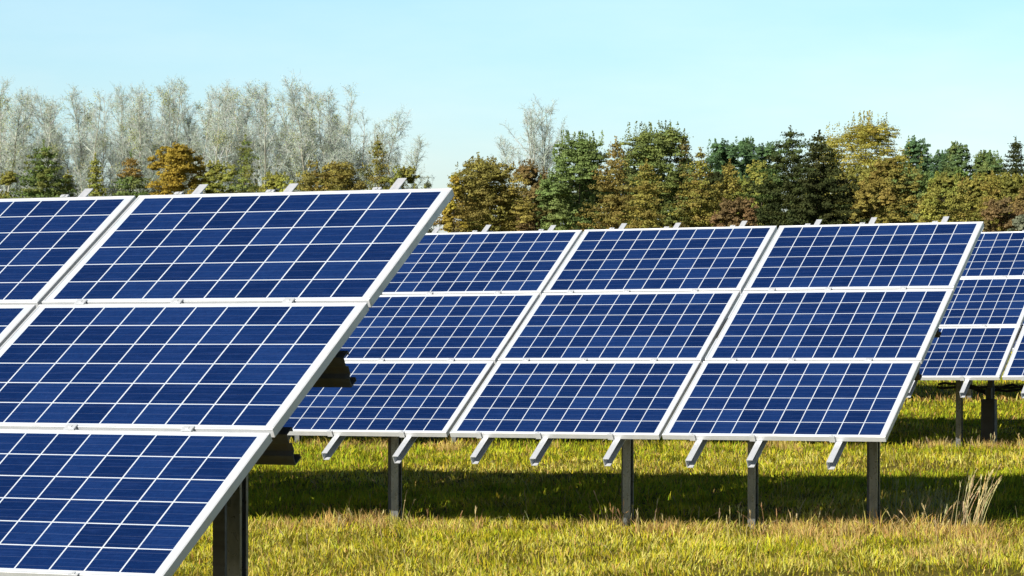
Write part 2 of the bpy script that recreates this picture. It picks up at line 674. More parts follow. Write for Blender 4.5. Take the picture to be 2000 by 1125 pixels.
def strip_weight(x, y):
    w = np.zeros(len(x)); red = np.zeros(len(x))
    for p, L, um, k in STRIPS:
        l2 = np.array([L.x, L.y]); l2 /= np.linalg.norm(l2)
        q = np.c_[x - p.x, y - p.y]
        u = q @ l2
        dist = q @ np.array([l2[1], -l2[0]])
        dist = -dist if k else dist
        wd = np.where((dist < 0) & (u < 1.3), 0.55, 0.28) if k == 2 else 0.28
        a = np.exp(-(dist / wd) ** 2) * (u > -4) * (u < um)
        n1 = NZ[2](u + 17 * k, u * 0 + 3.3, 0.55)
        amp = np.clip((n1 - 0.35) * 2.2, 0, 1)
        if k == 2:
            amp = np.maximum(amp * 0.35, np.exp(-((u - 0.0) / 0.8) ** 2))
            amp = np.maximum(amp, np.exp(-((u - 4.25) / 0.45) ** 2))
        w = np.maximum(w, a * amp)
        red = np.maximum(red, a * amp * (NZ[3](u + 5 * k, u * 0 + 1.7, 0.8) > 0.42))
    return w, red


def make_grass():
    parts = []
    for (y0, y1, dens, ws) in ((11, 18.5, 350, 1.0), (18.5, 23, 2100, 1.0), (23, 27, 1500, 1.1), (27, 33, 850, 1.35), (33, 42, 420, 1.8),
                               (42, 60, 150, 2.6), (60, 110, 25, 5.0)):
        hw = 0.19 * y1 + 2.2
        n = int(2 * hw * (y1 - y0) * dens)
        y = rng.uniform(y0, y1, n)
        x = rng.uniform(-hw, hw, n)
        cl = NZ[1](x, y, 0.22) * 0.6 + NZ[4](x, y, 0.09) * 0.4
        keep = rng.random(n) < np.clip(0.25 + 1.5 * cl, 0, 1)
        x, y, cl = x[keep], y[keep], cl[keep]
        n = len(x)
        sw, red = strip_weight(x, y)
        P = np.c_[x, y, gz(x, y) - 0.005]
        ln = (0.03 + 0.06 * rng.random(n)) * (0.35 + 1.25 * cl) * (1 + 1.0 * sw) * (1.0 + 0.15 * (ws - 1))
        wd = (0.0045 + 0.0045 * rng.random(n)) * ws
        lean = rng.normal(0.9, 0.4, n)
        az = NZ[5](x, y, 0.35) * 9 + rng.normal(0, 0.9, n)
        g1 = NZ[2](x, y, 2.6) * 0.55 + NZ[3](x, y, 0.8) * 0.45
        w = np.zeros((n, 5))
        w[:, 0] = 1.0
        w[:, 1] = np.clip((g1 - 0.42) * 8, 0, 2.6)
        w[:, 2] = np.clip((0.50 - g1) * 4, 0, 0.9)
        w[:, 3] = 0.12
        w[:, 4] = 0.22
        w[:, 3] += 7 * red
        w[:, 2] += 3.5 * sw
        w[:, 1] *= 1 - sw
        w /= w.sum(1, keepdims=True)
        pick = (np.cumsum(w, 1) > rng.random(n)[:, None]).argmax(1)
        col = PAL[pick] * (0.75 + 0.5 * rng.random((n, 1))) * (0.66 + 0.7 * NZ[0](x, y, 0.16))[:, None] * (1 + 0.08 * rng.normal(size=(n, 3)))
        parts.append(blades(P, ln, wd, lean, az, np.clip(col, 0.01, 0.8)))
    off = 0
    V, Q, T, K = [], [], [], []
    for v, q, t, c in parts:
        V.append(v); Q.append(q + off); T.append(t + off); K.append(c)
        off += len(v)
    me = np_mesh('grass', np.concatenate(V), [np.concatenate(Q), np.concatenate(T)], M['blade'], np.concatenate(K))
    tag(link('grass', me), 'short yellow green meadow grass all over the field', 'grass', kind='stuff')


make_grass()


def stalks(name, specs, label, cat, kind=None, root=None, heads=True):
    """specs: list of (x, y, height, lean, azimuth, radius, colour)"""
    V, F, K = [], [], []
    off = 0
    for x, y, h, lean, az, rad, col in specs:
        z = float(gz(x, y)) - 0.01
        pts = []
        for i in range(6):
            t = i / 5
            s = h * t
            b = lean * (0.5 + 0.6 * t)
            pts.append((x + math.cos(az) * s * math.sin(b), y + math.sin(az) * s * math.sin(b), z + s * math.cos(b)))
        pts = np.array(pts)
        for i in range(6):
            r = rad * (1 - 0.65 * i / 5)
            for a in range(3):
                t = a * 2.094
                V.append(pts[i] + np.array([math.cos(t) * r, math.sin(t) * r, 0])); K.append(col)
        for i in range(5):
            for a in range(3):
                b2 = (a + 1) % 3
                F.append((off + i * 3 + a, off + i * 3 + b2, off + i * 3 + 3 + b2, off + i * 3 + 3 + a))
        off += 18
        if heads and h > 0.14:
            tip, prev = pts[5], pts[4]
            d = (tip - prev) / np.linalg.norm(tip - prev)
            for _ in range(5):
                a = rng.uniform(0, 6.28)
                sd = np.array([math.cos(a), math.sin(a), 0.5]) * rng.uniform(0.006, 0.016)
                c0 = tip - d * rng.uniform(0.0, h * 0.28)
                w = np.array([math.sin(a), -math.cos(a), 0]) * rad * 0.9
                V += [c0 - w, c0 + w, c0 + sd + d * 0.03 + w * 0.3, c0 + sd + d * 0.03 - w * 0.3]
                K += [col] * 4
                F.append((off, off + 1, off + 2, off + 3)); off += 4
    me = np_mesh(name, np.array(V), [np.array(F)], M['blade'], np.array(K))
    o = link(name, me)
    return tag(o, label, cat, kind=kind)


def straw(a=1.0):
    b = np.array([0.62, 0.50, 0.27]) * rng.uniform(0.75, 1.15) * a
    return tuple(b * (1 + 0.08 * rng.normal(size=3)))


# tall dry stalks to the right of the end post of the second array, just past the end of its shade
sp = []
for i in range(30):
    p = on_ground(1862 + rng.uniform(0, 56), 1040 + rng.uniform(-10, 6))
    sp.append((p[0], p[1], rng.uniform(0.26, 0.50), rng.uniform(0.08, 0.40), rng.normal(-0.1, 0.4), rng.uniform(0.004, 0.007), straw(1.25)))
stalks('dry_stalks', sp, 'tall pale dry stalks leaning right, beside the end post of second array', 'weeds')
# rough tufts the mower leaves round the posts
def tufts():
    parts, off = [], 0
    TP = []
    for x0, x1, y0, y1, n in ((640, 770, 1020, 1036, 13), (790, 1160, 1026, 1036, 7), (1170, 1260, 1022, 1038, 10), (1260, 1420, 1028, 1038, 7), (1420, 1560, 1026, 1042, 16),
                              (1560, 1930, 1026, 1052, 58), (1600, 1980, 1050, 1090, 22), (500, 640, 1024, 1034, 5), (1780, 2010, 866, 880, 16), (560, 1560, 872, 884, 30)):
        TP += [(rng.uniform(x0, x1), rng.uniform(y0, y1)) for _ in range(n)]
    for px, py in TP:
        if py > 1000 and min(abs(px - q_) for q_ in (774, 1230, 1472, 1706)) < 26: continue
        c = on_ground(px, py + (7 if py > 1000 else 0))
        n = int(rng.integers(35, 75))
        a = rng.uniform(0, 6.28, n); q = np.abs(rng.normal(0, 0.07, n))
        P = np.c_[c[0] + np.cos(a) * q, c[1] + np.sin(a) * q, np.zeros(n)]
        P[:, 2] = gz(P[:, 0], P[:, 1]) - 0.004
        tone = np.array([[0.74, 0.58, 0.22], [0.72, 0.48, 0.17], [0.62, 0.37, 0.14], [0.62, 0.54, 0.09]])[rng.integers(0, 4, n)] * rng.uniform(0.65, 1.2, (n, 1))
        parts.append(blades(P, rng.uniform(0.05, 0.135, n), rng.uniform(0.004, 0.008, n), np.abs(rng.normal(0.65, 0.35, n)), a + rng.normal(0, 0.5, n), tone))
    V, Q, T, K = [], [], [], []
    for v, q, t, c in parts:
        V.append(v); Q.append(q + off); T.append(t + off); K.append(c); off += len(v)
    me = np_mesh('dry_grass', np.concatenate(V), [np.concatenate(Q), np.concatenate(T)], M['blade'], np.concatenate(K))
    tag(link('dry_grass', me), 'rough straw and rust coloured tufts round the feet of the posts', 'dry grass', kind='stuff')


tufts()
# darker reeds standing in the shade between that clump and the post
sp = []
for i in range(90):
    p = on_ground(rng.uniform(1735, 1865), 1016 + rng.uniform(-22, 12))
    sp.append((p[0], p[1], rng.uniform(0.12, 0.34), rng.uniform(0.05, 0.5), rng.uniform(0, 6.28), rng.uniform(0.002, 0.004),
               tuple(np.array([0.38, 0.38, 0.18]) * rng.uniform(0.6, 1.4))))
stalks('shaded_weeds', sp, 'dull green weeds in the shadow between end post and pale stalks', 'weeds')
# scattered straw along the post lines and over the field
sp = []
for (x0, x1, n, h0, h1) in ((640, 770, 46, 0.06, 0.16), (770, 1000, 16, 0.06, 0.15), (1000, 1180, 18, 0.06, 0.15), (1180, 1260, 30, 0.07, 0.2),
                            (1260, 1420, 18, 0.06, 0.15), (1420, 1600, 50, 0.06, 0.2), (1600, 1860, 90, 0.06, 0.16), (490, 640, 10, 0.05, 0.1)):
    for i in range(n):
        x = rng.uniform(x0, x1)
        p = on_ground(x, 1034 + rng.normal(0, 7))
        sp.append((p[0], p[1], rng.uniform(h0, h1), abs(rng.normal(0.3, 0.25)), rng.uniform(0, 6.28), rng.uniform(0.003, 0.005),
                   straw(1.1) if rng.random() < 0.6 else tuple(np.array([0.45, 0.27, 0.13]) * rng.uniform(0.7, 1.2))))
for i in range(46):
    p = on_ground(rng.uniform(1730, 1900), 1040 + rng.normal(0, 5))
    sp.append((p[0], p[1], rng.uniform(0.10, 0.26), abs(rng.normal(0.35, 0.25)), rng.uniform(0, 6.28), rng.uniform(0.003, 0.005), straw(1.2)))
for px, py, h, ln, az in ((672, 1022, 0.24, 0.2, 0), (785, 1028, 0.27, 0.12, 0), (792, 1028, 0.2, 0.3, 0), (1180, 1026, 0.25, 0.25, 3.1), (1276, 1030, 0.2, 0.15, 0),
                          (1365, 1032, 0.2, 0.8, 0), (1552, 1030, 0.22, 0.3, 0), (1608, 1028, 0.22, 0.3, 0), (1692, 1040, 0.23, 0.12, 3.1), (1030, 1012, 0.23, 0.1, 3.1),
                          (1850, 866, 0.25, 0.1, 0), (1858, 866, 0.22, 0.1, 0), (1925, 868, 0.2, 0.75, 0), (945, 1030, 0.15, 0.9, 0), (1036, 1030, 0.14, 0.3, 3.1)):
    p = on_ground(px, py)
    sp.append((p[0], p[1], h, ln, az, 0.004, straw(1.1)))
for i in range(70):
    p = on_ground(rng.uniform(1780, 2020), 872 + rng.normal(0, 6))
    sp.append((p[0], p[1], rng.uniform(0.06, 0.16), abs(rng.normal(0.3, 0.25)), rng.uniform(0, 6.28), 0.004, straw()))
for i in range(260):
    p = on_ground(rng.uniform(380, 2050), rng.uniform(865, 1120))
    sp.append((p[0], p[1], rng.uniform(0.08, 0.17), abs(rng.normal(0.5, 0.4)), rng.uniform(0, 6.28), 0.0028, straw(0.9)))
stalks('dry_straw', sp, 'thin dry straw sticking up along the lines of posts', 'dry grass', kind='stuff')

# ------------------------------------------------------------------ trees
def quads(Cn, nrm, size, asp, col, r):
    """leaf-sized faces with centre, normal, size"""
    n = len(Cn)
    nrm = nrm / (np.linalg.norm(nrm, axis=1, keepdims=True) + 1e-9)
    h = r.normal(size=(n, 3))
    a = np.cross(nrm, h); a /= np.linalg.norm(a, axis=1, keepdims=True) + 1e-9
    b = np.cross(nrm, a)
    a = a * (size * 0.5)[:, None]
    b = b * (size * 0.5 * asp)[:, None]
    V = np.stack([Cn - a, Cn - b * 0.9, Cn + a, Cn + b], 1).reshape(-1, 3)
    F = np.arange(n)[:, None] * 4 + np.array([[0, 1, 2, 3]])
    return V, F, np.repeat(col, 4, 0)


def tones(n, pal, r, j=0.25):
    pal = np.array(pal)
    k = r.integers(0, len(pal), n)
    return np.clip(pal[k] * (1 + j * r.uniform(-1, 1, (n, 1))) * (1 + 0.06 * r.normal(size=(n, 3))), 0.004, 0.7)


def crown_conifer(h, R, pal, r, base=0.1, dens=1.0, droop=0.25, ragged=0.25, leaf=0.165, power=0.85, tip=None):
    Cs, Ns, Ks = [], [], []
    R *= 1.12 / 0.52 ** power
    nl = int(h / 0.34)
    for i in range(nl):
        t = (i + r.uniform(-0.3, 0.3)) / nl
        t = min(max(t, 0), 0.995)
        z = h * (base + (1 - base) * t)
        R0 = R * (1 - t) ** power + 0.10
        nb = max(4, int(10 * (0.4 + 0.6 * (1 - t)) * dens ** 0.5))
        a0 = r.uniform(0, 6.28)
        for b in range(nb):
            L = R0 * r.uniform(1 - ragged * 1.6, 1 + ragged * 0.6)
            a = a0 + 6.283 * b / nb + r.uniform(-0.25, 0.25)
            m = max(2, int(L / 0.24))
            s = (np.arange(m) + r.random(m)) / m
            s = s[s > 0.15] if m > 3 else s
            dz = -droop * L * s + 0.22 * L * s ** 2.2
            q = int(18 * dens) + 1
            s2 = np.repeat(s, q); dz2 = np.repeat(dz, q)
            k = len(s2)
            if k == 0: continue
            sp = 0.10 + 0.10 * (1 - s2)
            c = np.c_[np.cos(a) * L * s2, np.sin(a) * L * s2, z + dz2] + r.normal(size=(k, 3)) * sp[:, None] * np.array([1, 1, 0.6])
            nn = np.c_[np.cos(a) * np.ones(k) * 0.6, np.sin(a) * np.ones(k) * 0.6, np.ones(k) * 0.7] + r.normal(size=(k, 3)) * 0.55
            tone = 0.5 * np.mean(np.array(pal), 0)[None] * r.uniform(0.75, 1.25) + 0.5 * tones(1, pal, r, 0.25)
            if tip is not None and t > tip[0]:
                tone = np.array(tip[1])[None] * r.uniform(0.8, 1.2)
            Cs.append(c); Ns.append(nn); Ks.append(np.repeat(tone, k, 0) * (1 + 0.22 * r.uniform(-1, 1, (k, 1))))
    # leader
    k = 30
    Cs.append(np.c_[r.normal(0, 0.05, k), r.normal(0, 0.05, k), h * (0.97 + 0.06 * r.random(k))])
    Ns.append(r.normal(size=(k, 3))); Ks.append(tones(k, pal, r))
    Cn, Nn, K = np.concatenate(Cs), np.concatenate(Ns), np.concatenate(Ks)
    return quads(Cn, Nn, leaf * r.uniform(0.7, 1.3, len(Cn)), 0.6, K, r)


def crown_clumps(h, R, pal, r, base=0.3, lobes=34, per=1200, leaf=0.14, top=0.6, spiky=0.3, loose=0.0, flat=0.85):
    """crown of many clumps spread through an uneven envelope"""
    Cs, Ns, Ks = [], [], []
    cz0 = h * base
    for i in range(lobes):
        t = ((i + r.random()) / lobes) ** 0.75
        z = cz0 + (h - cz0) * t
        q0 = max(0.0, (t - (1 - top)) / top)
        env = R * (1 - q0 ** 3.6) ** 0.55 * (0.8 + 0.2 * min(1, t / 0.3)) * r.uniform(0.85, 1.12)
        rad = env * r.random() ** 0.45 * 0.86
        a = r.uniform(0, 6.28)
        lr = min(R * r.uniform(0.30, 0.46), 1.5) * (0.6 + 0.4 * env / R)
        c0 = np.array([rad * math.cos(a), rad * math.sin(a), min(z, h - lr * 0.75)])
        tone = 0.55 * np.mean(np.array(pal), 0)[None] * r.uniform(0.8, 1.2) + 0.45 * tones(1, pal, r, 0.22)
        # sub clumps on the lobe
        ns = 13
        d = r.normal(size=(ns, 3)); d /= np.linalg.norm(d, axis=1, keepdims=True)
        sc = c0 + d * lr * np.array([1, 1, flat]) * r.uniform(0.55, 1.0, (ns, 1))
        sr = lr * r.uniform(0.28, 0.48, ns)
        k = per // ns
        for j in range(ns):
            e = r.normal(size=(k, 3)); e /= np.linalg.norm(e, axis=1, keepdims=True)
            e[:, 2] = np.abs(e[:, 2]) * 0.6 + e[:, 2] * 0.4
            q = sc[j] + e * sr[j] * (r.random((k, 1)) ** 0.4) * (1 + loose * r.normal(size=(k, 1)))
            tj = tone * r.uniform(0.8, 1.25)
            Cs.append(q); Ns.append(e + 0.32 * r.normal(size=(k, 3)) + np.array([0, 0, 0.2]))
            Ks.append(np.repeat(tj, k, 0) * (1 + 0.13 * r.uniform(-1, 1, (k, 1))))
        if spiky and r.random() < 0.75 and t > 0.25:
            for _ in range(3):
                k = 26
                s = r.random(k)
                o = c0 + np.array([r.normal(0, lr * 0.4), r.normal(0, lr * 0.4), lr * 0.6])
                q = o + np.c_[r.normal(0, 0.11, k) * (1.1 - s), r.normal(0, 0.11, k) * (1.1 - s), s * lr * spiky * 2.2]
                Cs.append(q); Ns.append(r.normal(size=(k, 3))); Ks.append(np.repeat(tone, k, 0))
    Cn, Nn, K = np.concatenate(Cs), np.concatenate(Ns), np.concatenate(Ks)
    return quads(Cn, Nn, leaf * r.uniform(0.65, 1.35, len(Cn)), 0.7, K, r)


def sticks(P0, P1, r0, r1):
    """three-sided tapered sticks"""
    n = len(P0)
    d = P1 - P0
    d = d / (np.linalg.norm(d, axis=1, keepdims=True) + 1e-9)
    a = np.cross(d, np.array([0.31, 0.17, 0.93])); a /= np.linalg.norm(a, axis=1, keepdims=True) + 1e-9
    b = np.cross(d, a)
    V = np.zeros((n, 6, 3))
    for i in range(3):
        t = 2.0944 * i
        o = a * math.cos(t) + b * math.sin(t)
        V[:, i] = P0 + o * r0[:, None]
        V[:, 3 + i] = P1 + o * r1[:, None]
    F = np.concatenate([np.arange(n)[:, None] * 6 + np.array([[i, (i + 1) % 3, 3 + (i + 1) % 3, 3 + i]]) for i in range(3)])
    return V.reshape(-1, 3), F


def bare_tree(h, R, seed, stems=1, leafy=0.5, dens=1.0, fan=False):
    """pale almost leafless poplar: returns trunk arrays and crown arrays"""
    r = np.random.default_rng(seed)
    T0, T1, tr0, tr1 = [], [], [], []
    B0, B1, b0, b1 = [], [], [], []
    fork = h * r.uniform(0.12, 0.3)
    leaders = []
    for s in range(stems):
        a = 6.28 * s / stems + r.uniform(-0.5, 0.5)
        off = 0 if stems == 1 else R * r.uniform(0.3, 0.8)
        f0 = fork * r.uniform(0.8, 2.2)
        if fan:
            off, f0 = R * (0.15 + 0.75 * (s % 5) / 4), fork * 0.8
            a = 2.4 * s
        z = np.linspace(0, h * ((1 - 0.22 * (off / R) ** 2) * r.uniform(0.95, 1.0) if fan else 1.0 if s == 0 else r.uniform(0.72, 0.97)), 14)
        f = np.clip((z - f0) / (h - f0), 0, 1) ** 0.7
        wob = np.cumsum(r.normal(0, 0.11, (14, 2)), 0) * np.clip(z / (0.3 * h), 0, 1)[:, None]
        p = np.c_[off * f * math.cos(a) + wob[:, 0], off * f * math.sin(a) + wob[:, 1], z]
        rad = (0.21 * (1 - z / z[-1] * 0.95) * (h / 20) * (1 if s == 0 else 0.8)) + 0.008
        T0.append(p[:-1]); T1.append(p[1:]); tr0.append(rad[:-1]); tr1.append(rad[1:])
        leaders.append(p)
    nb = int(92 * dens)
    per = nb // stems + 5
    for p in leaders:
        lobe = r.random(40)
        for i in range(per):
            t = 0.16 + 0.83 * (i + r.random()) / per
            zz = t * p[-1, 2]
            o = np.array([np.interp(zz, p[:, 2], p[:, 0]), np.interp(zz, p[:, 2], p[:, 1]), zz])
            prof = min(1.0, (t / 0.42)) ** 0.7 * (1 - max(0, t - 0.6) / 0.44) ** 0.6
            L = (R * prof * r.uniform(0.35, 1.0) * (0.55 + 0.75 * lobe[int(t * 12)]) / 0.72 + 0.35) * (0.95 if stems == 1 else 0.72)
            a = r.uniform(0, 6.28)
            el = r.uniform(0.25, 1.05) + 0.3 * t
            d = np.array([math.cos(a) * math.cos(el), math.sin(a) * math.cos(el), math.sin(el)])
            q = [o]
            for k in range(5):
                d = d + np.array([0, 0, 0.10]) + r.normal(0, 0.20, 3); d /= np.linalg.norm(d)
                q.append(q[-1] + d * L / 5)
            q = np.array(q)
            rb = 0.016 + 0.011 * L
            rr_ = rb * (1 - 0.8 * np.arange(6) / 5)
            B0.append(q[:-1]); B1.append(q[1:]); b0.append(rr_[:-1]); b1.append(rr_[1:])
            m = int(8 + 4.2 * L)
            s_ = r.uniform(0.1, 1.0, m)
            idx = np.minimum((s_ * 5).astype(int), 4)
            fr = s_ * 5 - idx
            tp = q[idx] * (1 - fr)[:, None] + q[idx + 1] * fr[:, None]
            td = (q[idx + 1] - q[idx]); td /= np.linalg.norm(td, axis=1, keepdims=True)
            td = td + r.normal(0, 0.75, (m, 3)) + np.array([0, 0, 0.15]); td /= np.linalg.norm(td, axis=1, keepdims=True)
            tl = r.uniform(0.3, 0.95, m)
            te = tp + td * tl[:, None]
            B0.append(tp); B1.append(te); b0.append(np.full(m, 0.013)); b1.append(np.full(m, 0.006))
            for _ in range(4):
                f2 = r.uniform(0.2, 0.95, m)
                sp = tp + td * (tl * f2)[:, None]
                sd = td + r.normal(0, 0.8, (m, 3)); sd /= np.linalg.norm(sd, axis=1, keepdims=True)
                B0.append(sp); B1.append(sp + sd * r.uniform(0.15, 0.42, m)[:, None])
                b0.append(np.full(m, 0.010)); b1.append(np.full(m, 0.005))
    P0, P1 = np.concatenate(B0), np.concatenate(B1)
    V, F = sticks(P0, P1, np.concatenate(b0), np.concatenate(b1))
    K = np.repeat(tones(len(P0), [[0.51, 0.58, 0.51], [0.61, 0.67, 0.61], [0.42, 0.49, 0.38]], r, 0.2), 6, 0)
    nlf = int(2600 * leafy)
    nfine = int(7000 * min(1, leafy + 0.35))
    if nlf:
        # a few leaves left, in drifts
        cen = P1[r.integers(0, len(P1), 26)]
        pick = cen[r.integers(0, 26, nlf)] + r.normal(0, 0.3, (nlf, 3)) * np.array([1, 1, 1.2])
        lv, lf, lk = quads(pick, r.normal(size=(nlf, 3)), r.uniform(0.07, 0.15, nlf), 0.7,
                           tones(nlf, [[0.34, 0.37, 0.14], [0.42, 0.43, 0.17], [0.26, 0.30, 0.12]], r), r)
        F = np.concatenate([F, lf + len(V)]); V = np.concatenate([V, lv]); K = np.concatenate([K, lk])
        # fine pale buds and withered leaves along all the twigs
        pick = P1[r.integers(0, len(P1), nfine)] + r.normal(0, 0.12, (nfine, 3))
        lv, lf, lk = quads(pick, r.normal(size=(nfine, 3)), r.uniform(0.05, 0.105, nfine), 0.7,
                           tones(nfine, [[0.52, 0.58, 0.46], [0.60, 0.64, 0.54], [0.42, 0.48, 0.34]], r), r)
        F = np.concatenate([F, lf + len(V)]); V = np.concatenate([V, lv]); K = np.concatenate([K, lk])
    tv, tf = sticks(np.concatenate(T0), np.concatenate(T1), np.concatenate(tr0), np.concatenate(tr1))
    tk = np.tile(np.array([[0.40, 0.39, 0.31]]), (len(tv), 1))
    return (tv, tf, tk), (V, F, K)


def trunk_arrays(h, r0, seed, limbs=9, R=1.0):
    r = np.random.default_rng(seed)
    z = np.linspace(0, h * 0.92, 10)
    x = np.cumsum(r.normal(0, 0.05, 10)); y = np.cumsum(r.normal(0, 0.05, 10))
    x -= x[0]; y -= y[0]
    p = np.c_[x, y, z]
    rad = r0 * (1 - 0.92 * z / z[-1])
    P0, P1, a, b = [p[:-1]], [p[1:]], [rad[:-1]], [rad[1:]]
    for i in range(limbs):
        t = r.uniform(0.15, 0.8)
        o = np.array([np.interp(t * h, z, x), np.interp(t * h, z, y), t * h])
        an = r.uniform(0, 6.28)
        L = R * (1 - t) * r.uniform(0.6, 1.0) + 0.3
        e = o + np.array([math.cos(an) * L, math.sin(an) * L, L * r.uniform(0.0, 0.5)])
        P0.append(o[None]); P1.append(e[None]); a.append(np.array([r0 * 0.35 * (1 - t)])); b.append(np.array([0.015]))
    return sticks(np.concatenate(P0), np.concatenate(P1), np.concatenate(a), np.concatenate(b))


GREEN = [[0.178, 0.251, 0.076], [0.143, 0.215, 0.065], [0.251, 0.3, 0.091]]
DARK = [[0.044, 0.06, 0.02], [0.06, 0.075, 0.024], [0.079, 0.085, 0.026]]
BLUEG = [[0.117, 0.211, 0.087], [0.163, 0.266, 0.106], [0.092, 0.165, 0.073]]
LARCH = [[0.355, 0.268, 0.072], [0.288, 0.225, 0.059], [0.244, 0.219, 0.065]]
OLIVE = [[0.282, 0.277, 0.064], [0.217, 0.23, 0.053], [0.349, 0.319, 0.071]]
GOLD = [[0.435, 0.337, 0.053], [0.346, 0.248, 0.041], [0.282, 0.248, 0.048]]
YELL = [[0.476, 0.43, 0.079], [0.397, 0.349, 0.06], [0.318, 0.297, 0.06]]
YGRN = [[0.425, 0.425, 0.092], [0.319, 0.336, 0.077], [0.23, 0.266, 0.061]]
RUST = [[0.226, 0.148, 0.067], [0.18, 0.129, 0.056], [0.256, 0.191, 0.077]]
GREYG = [[0.238, 0.266, 0.168], [0.182, 0.21, 0.119], [0.28, 0.294, 0.196]]

seed = 100


def tree(name, px, py, hw, d, style, pal, label, cat='tree', group=None, **kw):
    global seed
    seed += 1
    r = np.random.default_rng(seed)
    top = at(px, py, d)
    g = float(gz(top[0], top[1]))
    h = top[2] - g
    R = hw * d / FPX * (1.12 if style == 'clump' else 1.0)
    root = empty(name, (top[0], top[1], g))
    tag(root, label, cat, group)
    if style == 'bare':
        (tv, tf, tk), (V, F, K) = bare_tree(h, R, seed, **kw)
        link('trunk', np_mesh('trunk', tv, [tf], M['twig'], tk), root)
        link('crown', np_mesh('crown', V, [F], M['twig'], K), root)
        return root
    fn = crown_conifer if style == 'conifer' else crown_clumps
    V, F, K = fn(h, R, pal, r, **kw)
    tv, tf = trunk_arrays(h, 0.03 * h ** 0.9 * 0.6, seed + 5000, 12, R)
    link('trunk', np_mesh('trunk', tv, [tf], M['bark']), root)
    link('crown', np_mesh('crown', V, [F], M['leaf'], K), root)
    return root


# --- tall bare poplars at the left
POP = [(-22, 172), (10, 160), (44, 186), (82, 192), (112, 188), (142, 184), (170, 176), (216, 166), (252, 168), (290, 162), (326, 155), (360, 158),
       (396, 160), (430, 154), (462, 163), (494, 166), (524, 160), (556, 162), (584, 166), (612, 154), (642, 162), (668, 174), (698, 208), (724, 216),
       (748, 238), (766, 262)]
mids = []
for i in range(len(POP) - 1):
    (xa, ya), (xb, yb) = POP[i], POP[i + 1]
    if i % 2 == 0 or xb - xa > 33:
        mids.append(((xa + xb) / 2 + (i * 7 % 5 - 2) * 2.0, (ya + yb) / 2 + 4 + (i * 11 % 9)))
POP = sorted(POP + mids)
HALF = (len(POP) + 1) // 2
protos = []
for i in range(6):
    (tv, tf, tk), (V, F, K) = bare_tree(21.0, 3.9, 900 + i, dens=1.3, stems=(2, 3, 4, 2, 3, 5)[i], leafy=(0.7, 1.4, 0.5, 1.0, 1.6, 0.8)[i])
    protos.append((np_mesh('trunk', tv, [tf], M['twig'], tk), np_mesh('crown', V, [F], M['twig'], K)))
ORD = ['first', 'second', 'third', 'fourth', 'fifth', 'sixth', 'seventh', 'eighth', 'ninth', 'tenth', 'eleventh', 'twelfth', 'thirteenth', 'fourteenth', 'fifteenth', 'sixteenth', 'seventeenth', 'eighteenth', 'nineteenth', 'twentieth', 'twenty-first', 'twenty-second']
PG = 'tall bare poplars behind the left panels'
first = {}
for i, (px, py) in enumerate(POP):
    d = 325 + (i * 37 % 23)
    top = at(px, py, d)
    g = float(gz(top[0], top[1]))
    sc = (top[2] - g) / 21.8
    root = empty('bare_poplar', (top[0], top[1], g))
    j = len(POP) - 1 - i
    lab = ('bare poplar, %s from the left end of the tall pale row' % ORD[i]) if i < HALF else ('bare poplar, %s from the right end of the tall pale row' % ORD[j])
    tag(root, lab, 'tree', PG)
    root.rotation_euler = (0, 0, (i * 2.4) % 6.28)
    ws = sc * (1.0 if i % 3 else 1.18)
    root.scale = (ws, ws, sc)
    k = (i * 5) % 6
    if k not in first:
        first[k] = [link('trunk', protos[k][0], root), link('crown', protos[k][1], root)]
    else:
        for ch in first[k]:
            c = ch.copy(); C.objects.link(c); c.parent = root
tree('bare_poplar', 1046, 201, 92, 320, 'bare', None, 'lone bare pale tree standing above the brown trees at the centre', stems=10, leafy=0.05, dens=2.3, fan=True)

# --- foreground trees at the left
DL = 205
tree('conifer', 86, 280, 82, DL, 'conifer', [GREEN[0], OLIVE[1], GREEN[1]], 'green bushy conifer, tallest of those under the left poplars', power=0.7, dens=1.4)
tree('bush', 8, 338, 34, DL, 'clump', OLIVE, 'olive bush at the very left edge above the panels', 'bush', lobes=18)
tree('conifer', 132, 338, 44, DL + 3, 'conifer', OLIVE, 'low olive conifer leaning on the right of the bushy green one')
tree('young_larch', 186, 308, 34, DL, 'conifer', YGRN + OLIVE[:1], 'small yellow green conifer between two darker green ones', 'tree')
tree('conifer', 256, 303, 58, DL, 'conifer', GREEN, 'green cone with a rusty top left of the orange tree', power=0.7, dens=1.3, tip=(0.86, (0.34, 0.24, 0.07)))
tree('autumn_tree', 352, 288, 60, DL, 'clump', GOLD[:2], 'round orange gold tree under the left poplars', lobes=38, spiky=0.1)
tree('bush', 424, 322, 48, DL + 6, 'clump', YGRN, 'yellow green bush right of the round orange tree', 'bush', lobes=22)
tree('conifer', 480, 272, 58, DL, 'conifer', [GREEN[0], YGRN[2], OLIVE[0]], 'open sparse conifer with pale trunk under the poplars', dens=0.7, ragged=0.4, power=0.75)
tree('bush', 545, 345, 58, DL + 6, 'clump', OLIVE + YGRN[:1], 'low olive bush between sparse conifer and brown gold shrub', 'bush', lobes=18)
tree('autumn_tree', 652, 324, 76, DL, 'clump', LARCH + GOLD[2:] + OLIVE[:1], 'broad brown gold tree behind the top of the nearest array', lobes=30, spiky=0.25)
tree('larch', 738, 272, 74, DL + 12, 'conifer', [LARCH[1], OLIVE[0], OLIVE[1]], 'thin brown larch at the right end of the poplar row', dens=0.7, ragged=0.5)
tree('bush', 788, 332, 44, DL, 'clump', OLIVE + YGRN[1:2], 'olive bush at the right end of the left tree group', 'bush', lobes=22)
tree('conifer', 836, 351, 18, 260, 'conifer', GREYG, 'tiny grey green treetop in the gap above the array corner')

